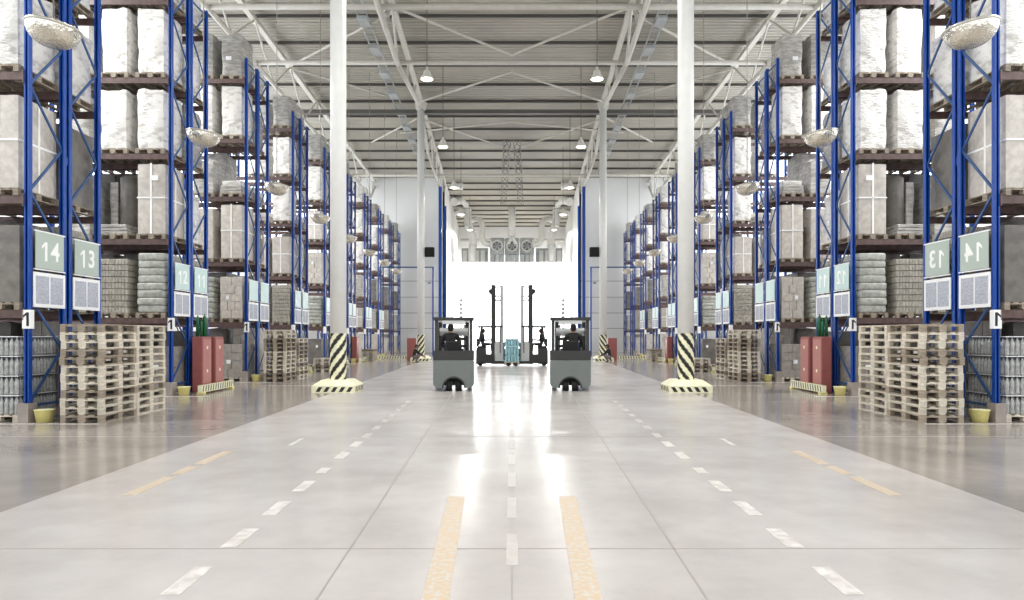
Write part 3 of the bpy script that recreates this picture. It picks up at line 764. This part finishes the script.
# ------------------------------------------------------------------ people
def person(name, J, fem, jm, tm, loc, rz, label, head_dir=(0, 1, 0), scale=1.0, hand_dir=None):
    """J: joint positions; one skinned surface with a head, two hands with five fingers each"""
    V = []; E = []; Rr = []; tagv = []
    def nv(p, r, parent=None, reg=0):
        V.append(Vector(p)); Rr.append(r); tagv.append(reg)
        if parent is not None: E.append((parent, len(V) - 1))
        return len(V) - 1
    pel = nv(J['pelvis'], .15, None, 1)
    wa = nv(Vector(J['pelvis']).lerp(Vector(J['chest']), .5), .135, pel, 0)
    ch = nv(J['chest'], .155, wa, 0)
    nb = nv(Vector(J['chest']).lerp(Vector(J['neck']), .75), .1, ch, 0)
    nk = nv(J['neck'], .055, nb, 2)
    hd = Vector(J['head'])
    nv(Vector(J['neck']).lerp(hd, .5), .055, nk, 2)
    for s in ('l', 'r'):
        sg = 1 if s == 'r' else -1
        sh = nv(J['sh' + s], .075, nb, 0); el_ = Vector(J['el' + s]); w_ = Vector(J['wr' + s])
        m1 = nv(Vector(J['sh' + s]).lerp(el_, .5), .058, sh, 0); el = nv(el_, .05, m1, 0)
        m2 = nv(el_.lerp(w_, .55), .043, el, 0); wr = nv(w_, .029, m2, 2)
        d = (w_ - el_).normalized()
        up = Vector((0, 0, 1)) if abs(d.z) < .8 else Vector((0, 1, 0))
        side = d.cross(up).normalized(); nrm = side.cross(d).normalized()
        palm = nv(w_ + d * .05, .032, wr, 2)
        for i, (off, ln) in enumerate(((-.03, .07), (-.01, .08), (.01, .075), (.03, .058))):
            b0 = nv(w_ + d * .095 + side * off, .012, palm, 2)
            b1 = nv(w_ + d * (.095 + ln * .5) + side * off * 1.1 - nrm * .012, .009, b0, 2)
            nv(w_ + d * (.095 + ln * .8) + side * off * 1.1 - nrm * .04, .008, b1, 2)
        t0 = nv(w_ + d * .045 - side * .04 * sg - nrm * .01, .012, palm, 2)
        nv(w_ + d * .085 - side * .06 * sg - nrm * .03, .009, t0, 2)
        hp = nv(J['hp' + s], .1, pel, 1); kn_ = Vector(J['kn' + s]); an_ = Vector(J['an' + s])
        m3 = nv(Vector(J['hp' + s]).lerp(kn_, .5), .085, hp, 1); kn = nv(kn_, .062, m3, 1)
        m4 = nv(kn_.lerp(an_, .35), .06, kn, 1); an = nv(an_, .04, m4, 1)
        fd = Vector(J.get('foot', (0, 1, 0)))
        nv(an_ + fd * .07 + Vector((0, 0, -.045)), .038, an, 3); nv(an_ + fd * .17 + Vector((0, 0, -.055)), .03, len(V) - 1, 3)
    me = bpy.data.meshes.new(name); me.from_pydata([tuple(v) for v in V], E, []); me.update()
    o = bpy.data.objects.new(name, me); C.objects.link(o)
    md = o.modifiers.new('skin', 'SKIN'); md.use_smooth_shade = True
    for i, sv in enumerate(me.skin_vertices[0].data):
        sv.radius = (Rr[i], Rr[i] * (.8 if tagv[i] in (0, 1) and i < 4 else 1)); sv.use_root = (i == 0)
    sb = o.modifiers.new('sub', 'SUBSURF'); sb.levels = 1; sb.render_levels = 1
    dg = bpy.context.evaluated_depsgraph_get(); body = bpy.data.meshes.new_from_object(o.evaluated_get(dg)); bpy.data.objects.remove(o)
    q = MB()
    q.v = [tuple(v.co) for v in body.vertices]
    for p in body.polygons:
        c = p.center; best = min(range(len(V)), key=lambda i: (V[i] - c).length_squared / (Rr[i] + .02) ** 1)
        q.f.append(list(p.vertices)); q.m.append([1, 2, 0, 3][tagv[best]]); q.sm.append(True)
    # head with a face: skull, jaw, nose, ears, eyes
    fw = Vector(head_dir).normalized(); rt = fw.cross(Vector((0, 0, 1))).normalized(); up = rt.cross(fw)
    H = lambda x, y, z: hd + rt * x + fw * y + up * z
    vs = []; nn, kk = 20, 14
    for i in range(kk + 1):
        t = PI * i / kk
        for j in range(nn):
            a = 2 * PI * j / nn; x = math.sin(t) * math.cos(a); y = math.sin(t) * math.sin(a); z = math.cos(t)
            w = .076 * (1 - .22 * max(0, -z)); dd = .098 * (1 - .1 * max(0, -z))
            yy = y * dd + (.012 * max(0, -z) if y > 0 else 0)
            if y > .9 and -.35 < z < .1: yy += .014 * (1 - abs(x) * 3)
            if y > .75 and .1 < z < .3 and abs(x) > .15: yy -= .006
            vs.append(H(x * w, yy, z * .118))
    q.add(vs, [(i * nn + (j + 1) % nn, i * nn + j, (i + 1) * nn + j, (i + 1) * nn + (j + 1) % nn) for i in range(kk) for j in range(nn)], 0, True)
    q.add([H(-.012, .09, -.035), H(.012, .09, -.035), H(0, .122, -.028), H(0, .096, .02)], [(0, 1, 2), (0, 2, 3), (2, 1, 3), (1, 0, 3)], 0)
    for sx in (-1, 1):
        q.tube([H(sx * .074, -.01, -.005), H(sx * .086, -.014, -.002)], [.028, .022], 10, 0)
        q.tube([H(sx * .03, .082, .012), H(sx * .03, .0885, .012)], .011, 8, 4)
    q.tube([H(-.022, .091, -.062), H(.022, .091, -.062)], .005, 6, 1)
    root = thing(name, loc, label, 'person', rz=rz); root.scale = (scale,) * 3
    q.build('body', [SKIN, jm, tm, RUBBER, BOXK], root)
    h = MB(); vs = []
    for i in range(9):
        t = PI * .8 * i / 8
        for j in range(nn):
            a = 2 * PI * j / nn; x = math.sin(t) * math.cos(a); y = math.sin(t) * math.sin(a); z = math.cos(t)
            lift = .0 if y < .45 else max(0, .25 - z) * 1.3
            vs.append(H(x * .084, y * .106 - .004, max(z, .3) * .128 if y > .45 else z * .128))
    h.add(vs, [(i * nn + (j + 1) % nn, i * nn + j, (i + 1) * nn + j, (i + 1) * nn + (j + 1) % nn) for i in range(8) for j in range(nn)], 0, True)
    h.build('hair', HAIR, root)
    return root
# seated pose, facing +y; z=0 is the seat
SIT = dict(pelvis=(0, 0, .1), chest=(0, .02, .42), neck=(0, .03, .6), head=(0, .06, .75),
           shl=(-.19, .02, .52), shr=(.19, .02, .52), ell=(-.27, .12, .27), elr=(.27, .14, .28), wrl=(-.2, .38, .33), wrr=(.22, .38, .32),
           hpl=(-.1, .04, .07), hpr=(.1, .04, .07), knl=(-.14, .46, .1), knr=(.14, .46, .1), anl=(-.14, .5, -.3), anr=(.14, .5, -.3))
# ------------------------------------------------------------------ reach trucks
def truck(x, y, rz, label, mast_h, cabw, drv, tall):
    t = thing('reach_truck', (x, y, 0), label, 'reach truck', rz=rz)
    W = .58 if tall else .605; MY = -.8 if tall else 0; LE = 1.28 if tall else 2.1; SY = -.32 if tall else 0
    # counterweight body, rounded, with a wheel arch in the rear
    q = MB(); seg = 10; prof = []
    outline = []
    r = .16
    for (cx, cz, a0) in ((W - r, .1 + r, -PI / 2), (W - .05, .92 - .05, 0)):
        rr_ = r if cz < .5 else .05
        for i in range(seg + 1):
            a = a0 + (PI / 2) * i / seg; outline.append((cx + rr_ * math.cos(a), cz + rr_ * math.sin(a)))
    arch = [(.3 * math.cos(PI - PI * i / 16) * -1, .1 + .3 * math.sin(PI * i / 16)) for i in range(17)]  # from -.3 to .3
    pts = [(-xx, zz) for xx, zz in reversed(outline)]                 # top-left ... bottom-left
    loop = outline + pts                                             # right bottom -> top -> left top -> bottom left
    inner = [(-.3, .1)] + [(.3 * math.cos(PI - PI * i / 16), .1 + .3 * math.sin(PI * i / 16)) for i in range(17)][1:-1] + [(.3, .1)]
    full = loop + inner                                              # closed polygon with the arch bitten out
    n = len(full)
    for yy, yb in ((-.62, -.1),):
        vs = [(a, yy, b_) for a, b_ in full] + [(a, yb, b_) for a, b_ in full]
        q.add(vs, [tuple(range(n)), tuple(range(2 * n - 1, n - 1, -1))] + [((i + 1) % n, i, n + i, n + (i + 1) % n) for i in range(n)])
    q.build('counterweight', TDARK if tall else TGREY, t)
    q = MB(); q.lathe([(.3, -.635), (.345, -.635), (.345, -.6), (.3, -.6), (.3, -.635)], (0, 0, .1), 40, M=Matrix.Rotation(PI / 2, 3, 'X') @ Matrix.Scale(-1, 3, (0, 0, 1)))
    q.v = [(a, b_, max(c, .1)) for a, b_, c in q.v]; q.build('arch_trim', TDARK, t)
    q = MB(); q.box(-W + .03, W - .03, -.1, .36 if tall else .95, .14, .62); q.box(-W, W, -.6, -.12, .925, 1.0 if tall else 1.2)
    if not tall: q.box(-W, -W + .1, -.1, .9, .6, 1.0); q.box(W - .1, W, -.1, .9, .6, 1.1)
    else: q.box(-W + .1, W - .1, .36, .95,   .1, .25)
    q.box(-.25, .25, -.61, -.6, .94, 1.0)
    q.build('chassis', TDARK, t)
    for sx in (-.13, .13):
        q = MB(); q.tube([(sx - .085, -.42, .17), (sx + .085, -.42, .17)], .17, 24); q.tube([(sx - .09, -.42, .17), (sx + .09, -.42, .17)], .09, 16, 1); q.build('drive_wheel', [RUBBER, TLIGHT], t)
    for sx in (-.52, .52):
        q = MB(); q.box(sx - .07, sx + .07, .9, LE, .06, .26); q.build('reach_leg', TDARK, t)
        q = MB(); q.tube([(sx - .06, LE - .15, .13), (sx + .06, LE - .15, .13)], .13, 20); q.build('load_wheel', RUBBER, t)
        for yy, y2, w in ((-.5, -.36, .08), (.7, .78, .06)):
            q = MB(); q.bar((sx, yy, 1.15 if yy < 0 else .7), (sx, y2 * .9, 2.12), w, w); q.build('guard_pillar', TDARK, t)
    q = MB(); q.box(-W, -W + .1, -.5, .8, 2.12, 2.2); q.box(W - .1, W, -.5, .8, 2.12, 2.2); q.box(-W, W, -.52, -.42, 2.12, 2.2); q.box(-W, W, .74, .82, 2.12, 2.2)
    for i in range(1, 7): q.box(-W + .1, W - .1, -.5 + i * .18 - .015, -.5 + i * .18 + .015, 2.14, 2.18)
    q.build('overhead_guard', TDARK, t)
    q = MB(); q.box(-.35, .35, -.505, -.495, 2.0, 2.1); q.tube([(-.45, -.45, 2.08), (.45, -.45, 2.08)], .03, 8); q.build('light_bar', TLIGHT, t)
    q = MB(); q.bbox((0, SY, .95), (.5, .48, .14), .04); q.bbox((0, SY - .24, 1.05), (.46, .12, .45), .04); q.build('seat', RUBBER, t)
    q = MB(); q.box(-.3, .3, .62 + SY, .7 + SY, .6, 1.25); q.bar((.1, .66 + SY, 1.25), (.05, .5 + SY, 1.36), .05); q.tube([(.05 + .14 * math.cos(a), .5 + SY + .1 * math.sin(a), 1.38 + .08 * math.sin(a)) for a in [i * PI / 8 for i in range(17)]], .014, 6); q.build('steering_console', TDARK, t)
    for sx in (-.43, .43):
        q = MB(); q.box(sx - .06, sx + .06, 1.0 + MY, 1.17 + MY + (.06 if tall else 0), .1, mast_h); q.box(sx - .03, sx + .03, 1.17 + MY, 1.21 + MY, .1, mast_h); q.build('mast_rail', TDARK, t)
    q = MB()
    for z in (mast_h - .1, mast_h - .62, mast_h - .85, .3): q.box(-.4, .4, 1.02 + MY, 1.12 + MY, z, z + .09)
    q.build('mast_crossbar', TDARK, t)
    q = MB(); q.tube([(.34, 1.07 + MY, .2), (.34, 1.07 + MY, mast_h - .12)], .035, 10); q.tube([(-.45, .98 + MY, mast_h - .35), (.45, .98 + MY, mast_h - .35)], .13, 14); q.build('lift_cylinder', TLIGHT if not tall else TDARK, t)
    FY0 = .9 if tall else 1.19
    q = MB(); q.box(-.4, .4, FY0, FY0 + .05, .35, .47); q.box(-.4, .4, FY0, FY0 + .05, .72, .84)
    for i in range(5): q.box(-.4 + i * .19, -.37 + i * .19, FY0, FY0 + .04, .3, 1.3)
    q.build('fork_carriage', TDARK, t)
    for sx in (-.22, .22):
        q = MB(); q.box(sx - .05, sx + .05, FY0 + .05, FY0 + .1, .08, .7); q.box(sx - .05, sx + .05, FY0 + .1, 1.3 if tall else 2.35, .04, .08); q.build('fork', TDARK, t)
    if tall:
        for sx in (-.3, .3):
            q = MB(); q.box(sx - .04, sx + .04, .7, .86, .15, mast_h); q.build('inner_mast_rail', TLIGHT, t)
        q = MB()
        for z in (mast_h - .1, mast_h - .62, mast_h - .85): q.box(-.33, -.27, .36, .7, z, z + .08); q.box(-.34, .34, .72, .8, z, z + .08)
        q.build('inner_crossbar', TLIGHT, t)
        q = MB(); q.bbox((0, .64, .27), (1.1, .5, 1.06), .06); q.build('front_housing', TLIGHT, t)
    return t
TX, TY = -59 / 33.2, 21.35
truck(TX, TY, .081, 'grey reach truck seen from behind, driver inside, {S} of the bright middle', 2.12, 1.16, True, False)
person('person', SIT, 0, JACKET, TROUSER, (TX - .1, TY + .02, 1.09), .0, 'person in dark jacket seated driving the near {S} reach truck', (0.25, 1, -.05), 1.07)
FX, FY = (487.8 - 512) * 38.9 / F, 38.9
truck(FX, FY, -PI / 2, 'dark reach truck side-on with tall raised mast, {S} of the blue bottles', 4.45, 1.1, True, True)
person('person', SIT, 0, JACKET, TROUSER, (FX - .32, FY, 1.09), -PI / 2, 'person in dark clothes driving the far tall-masted truck on the {S}', (0, 1, -.1), 1.1)
# crouching person by the second column
CR = dict(pelvis=(0, -.1, .3), chest=(0, .0, .64), neck=(0, .05, .82), head=(0, .1, .96),
          shl=(-.17, .03, .74), shr=(.17, .03, .74), ell=(-.22, .22, .52), elr=(.22, .24, .54), wrl=(-.1, .5, .36), wrr=(.1, .52, .38),
          hpl=(-.1, -.08, .27), hpr=(.1, -.08, .27), knl=(-.17, .3, .45), knr=(.17, .28, .42), anl=(-.15, .05, .09), anr=(.15, .03, .09))
cY = 43.6
person('person', CR, 0, JACKET, TROUSERL, ((415 - 512) * cY / F, cY, 0), -PI / 2 + .3, 'person in dark jacket crouching beside the second {S} column', (0, 1, -.35), 1.04)
# water bottle packs carried between the far trucks
t = thing('bottle_load', (0, 38.6, 0.095), 'pale blue water bottle packs on a pallet between the far trucks', 'pallet load', mirror=False)
put('pallet', PAL, t, (0, 0, 0))
for l in range(3):
    q = MB(); hh = .42
    for i in range(5):
        for j in range(6):
            if 0 < i < 4 and 0 < j < 5: continue
            c = (-.4 + .8 * (i + .5) / 5, -.58 + 1.16 * (j + .5) / 6, .146 + l * hh); H = hh - .02
            q.lathe([(.001, 0), (.074, 0), (.08, .03), (.073, H * .3), (.08, H * .4), (.073, H * .5), (.078, H * .62), (.025, H * .9), (.025, H), (.001, H)], c, 12)
    q.box(-.3, .3, -.45, .45, .15 + l * hh, .146 + l * hh + hh - .03, 0); q.box(-.4, .4, -.58, .58, .146 + l * hh + hh - .02, .146 + l * hh + hh - .006, 0)
    q.build('bottle_layer', [CYAN, SIGNW], t)

# ------------------------------------------------------------------ mirror the left half to the right
bpy.context.view_layer.update()
kids = {}
for o in bpy.data.objects:
    if o.parent: kids.setdefault(o.parent.name, []).append(o)
def copy_tree(o, parent=None):
    c = o.copy(); C.objects.link(c)
    if parent: c.parent = parent
    for ch in kids.get(o.name, []): copy_tree(ch, c)
    return c
for r in ROOTS:
    c = copy_tree(r)
    c.location.x = -r.location.x; c.rotation_euler.z = -r.rotation_euler.z; c.scale.x = -r.scale.x
    for o, s in ((r, 'left'), (c, 'right')):
        for kk in ('label', 'group'):
            if kk in o: o[kk] = o[kk].replace('{S}', s)
    if 'label' in c and c['category'] in ('sign', 'number plate'):
        c['label'] = c['label'].replace('number ', 'mirrored ').replace('mirrored 1 ', 'mirrored number 1 ')
# ------------------------------------------------------------------ light, camera
w = bpy.data.worlds.new('World'); bpy.context.scene.world = w; w.use_nodes = True
w.node_tree.nodes['Background'].inputs[0].default_value = (.93, .96, 1, 1); w.node_tree.nodes['Background'].inputs[1].default_value = 1.5
cam = bpy.data.cameras.new('camera'); co = bpy.data.objects.new('camera', cam); C.objects.link(co)
co.location = (0, 0, CAM); co.rotation_euler = (PI / 2, 0, 0)
cam.sensor_width = 36; cam.lens = F / 1024 * 36; cam.shift_y = 36 / 1024; cam.clip_end = 300
bpy.context.scene.camera = co
sc = bpy.context.scene
sc.view_settings.view_transform = 'Standard'; sc.view_settings.look = 'None'; sc.view_settings.gamma = 1; sc.view_settings.use_curve_mapping = False
sc.view_settings.exposure = 0.06
sc.cycles.max_bounces = 7; sc.cycles.diffuse_bounces = 4; sc.cycles.glossy_bounces = 3; sc.cycles.caustics_reflective = False; sc.cycles.caustics_refractive = False
sc.cycles.sample_clamp_indirect = 4
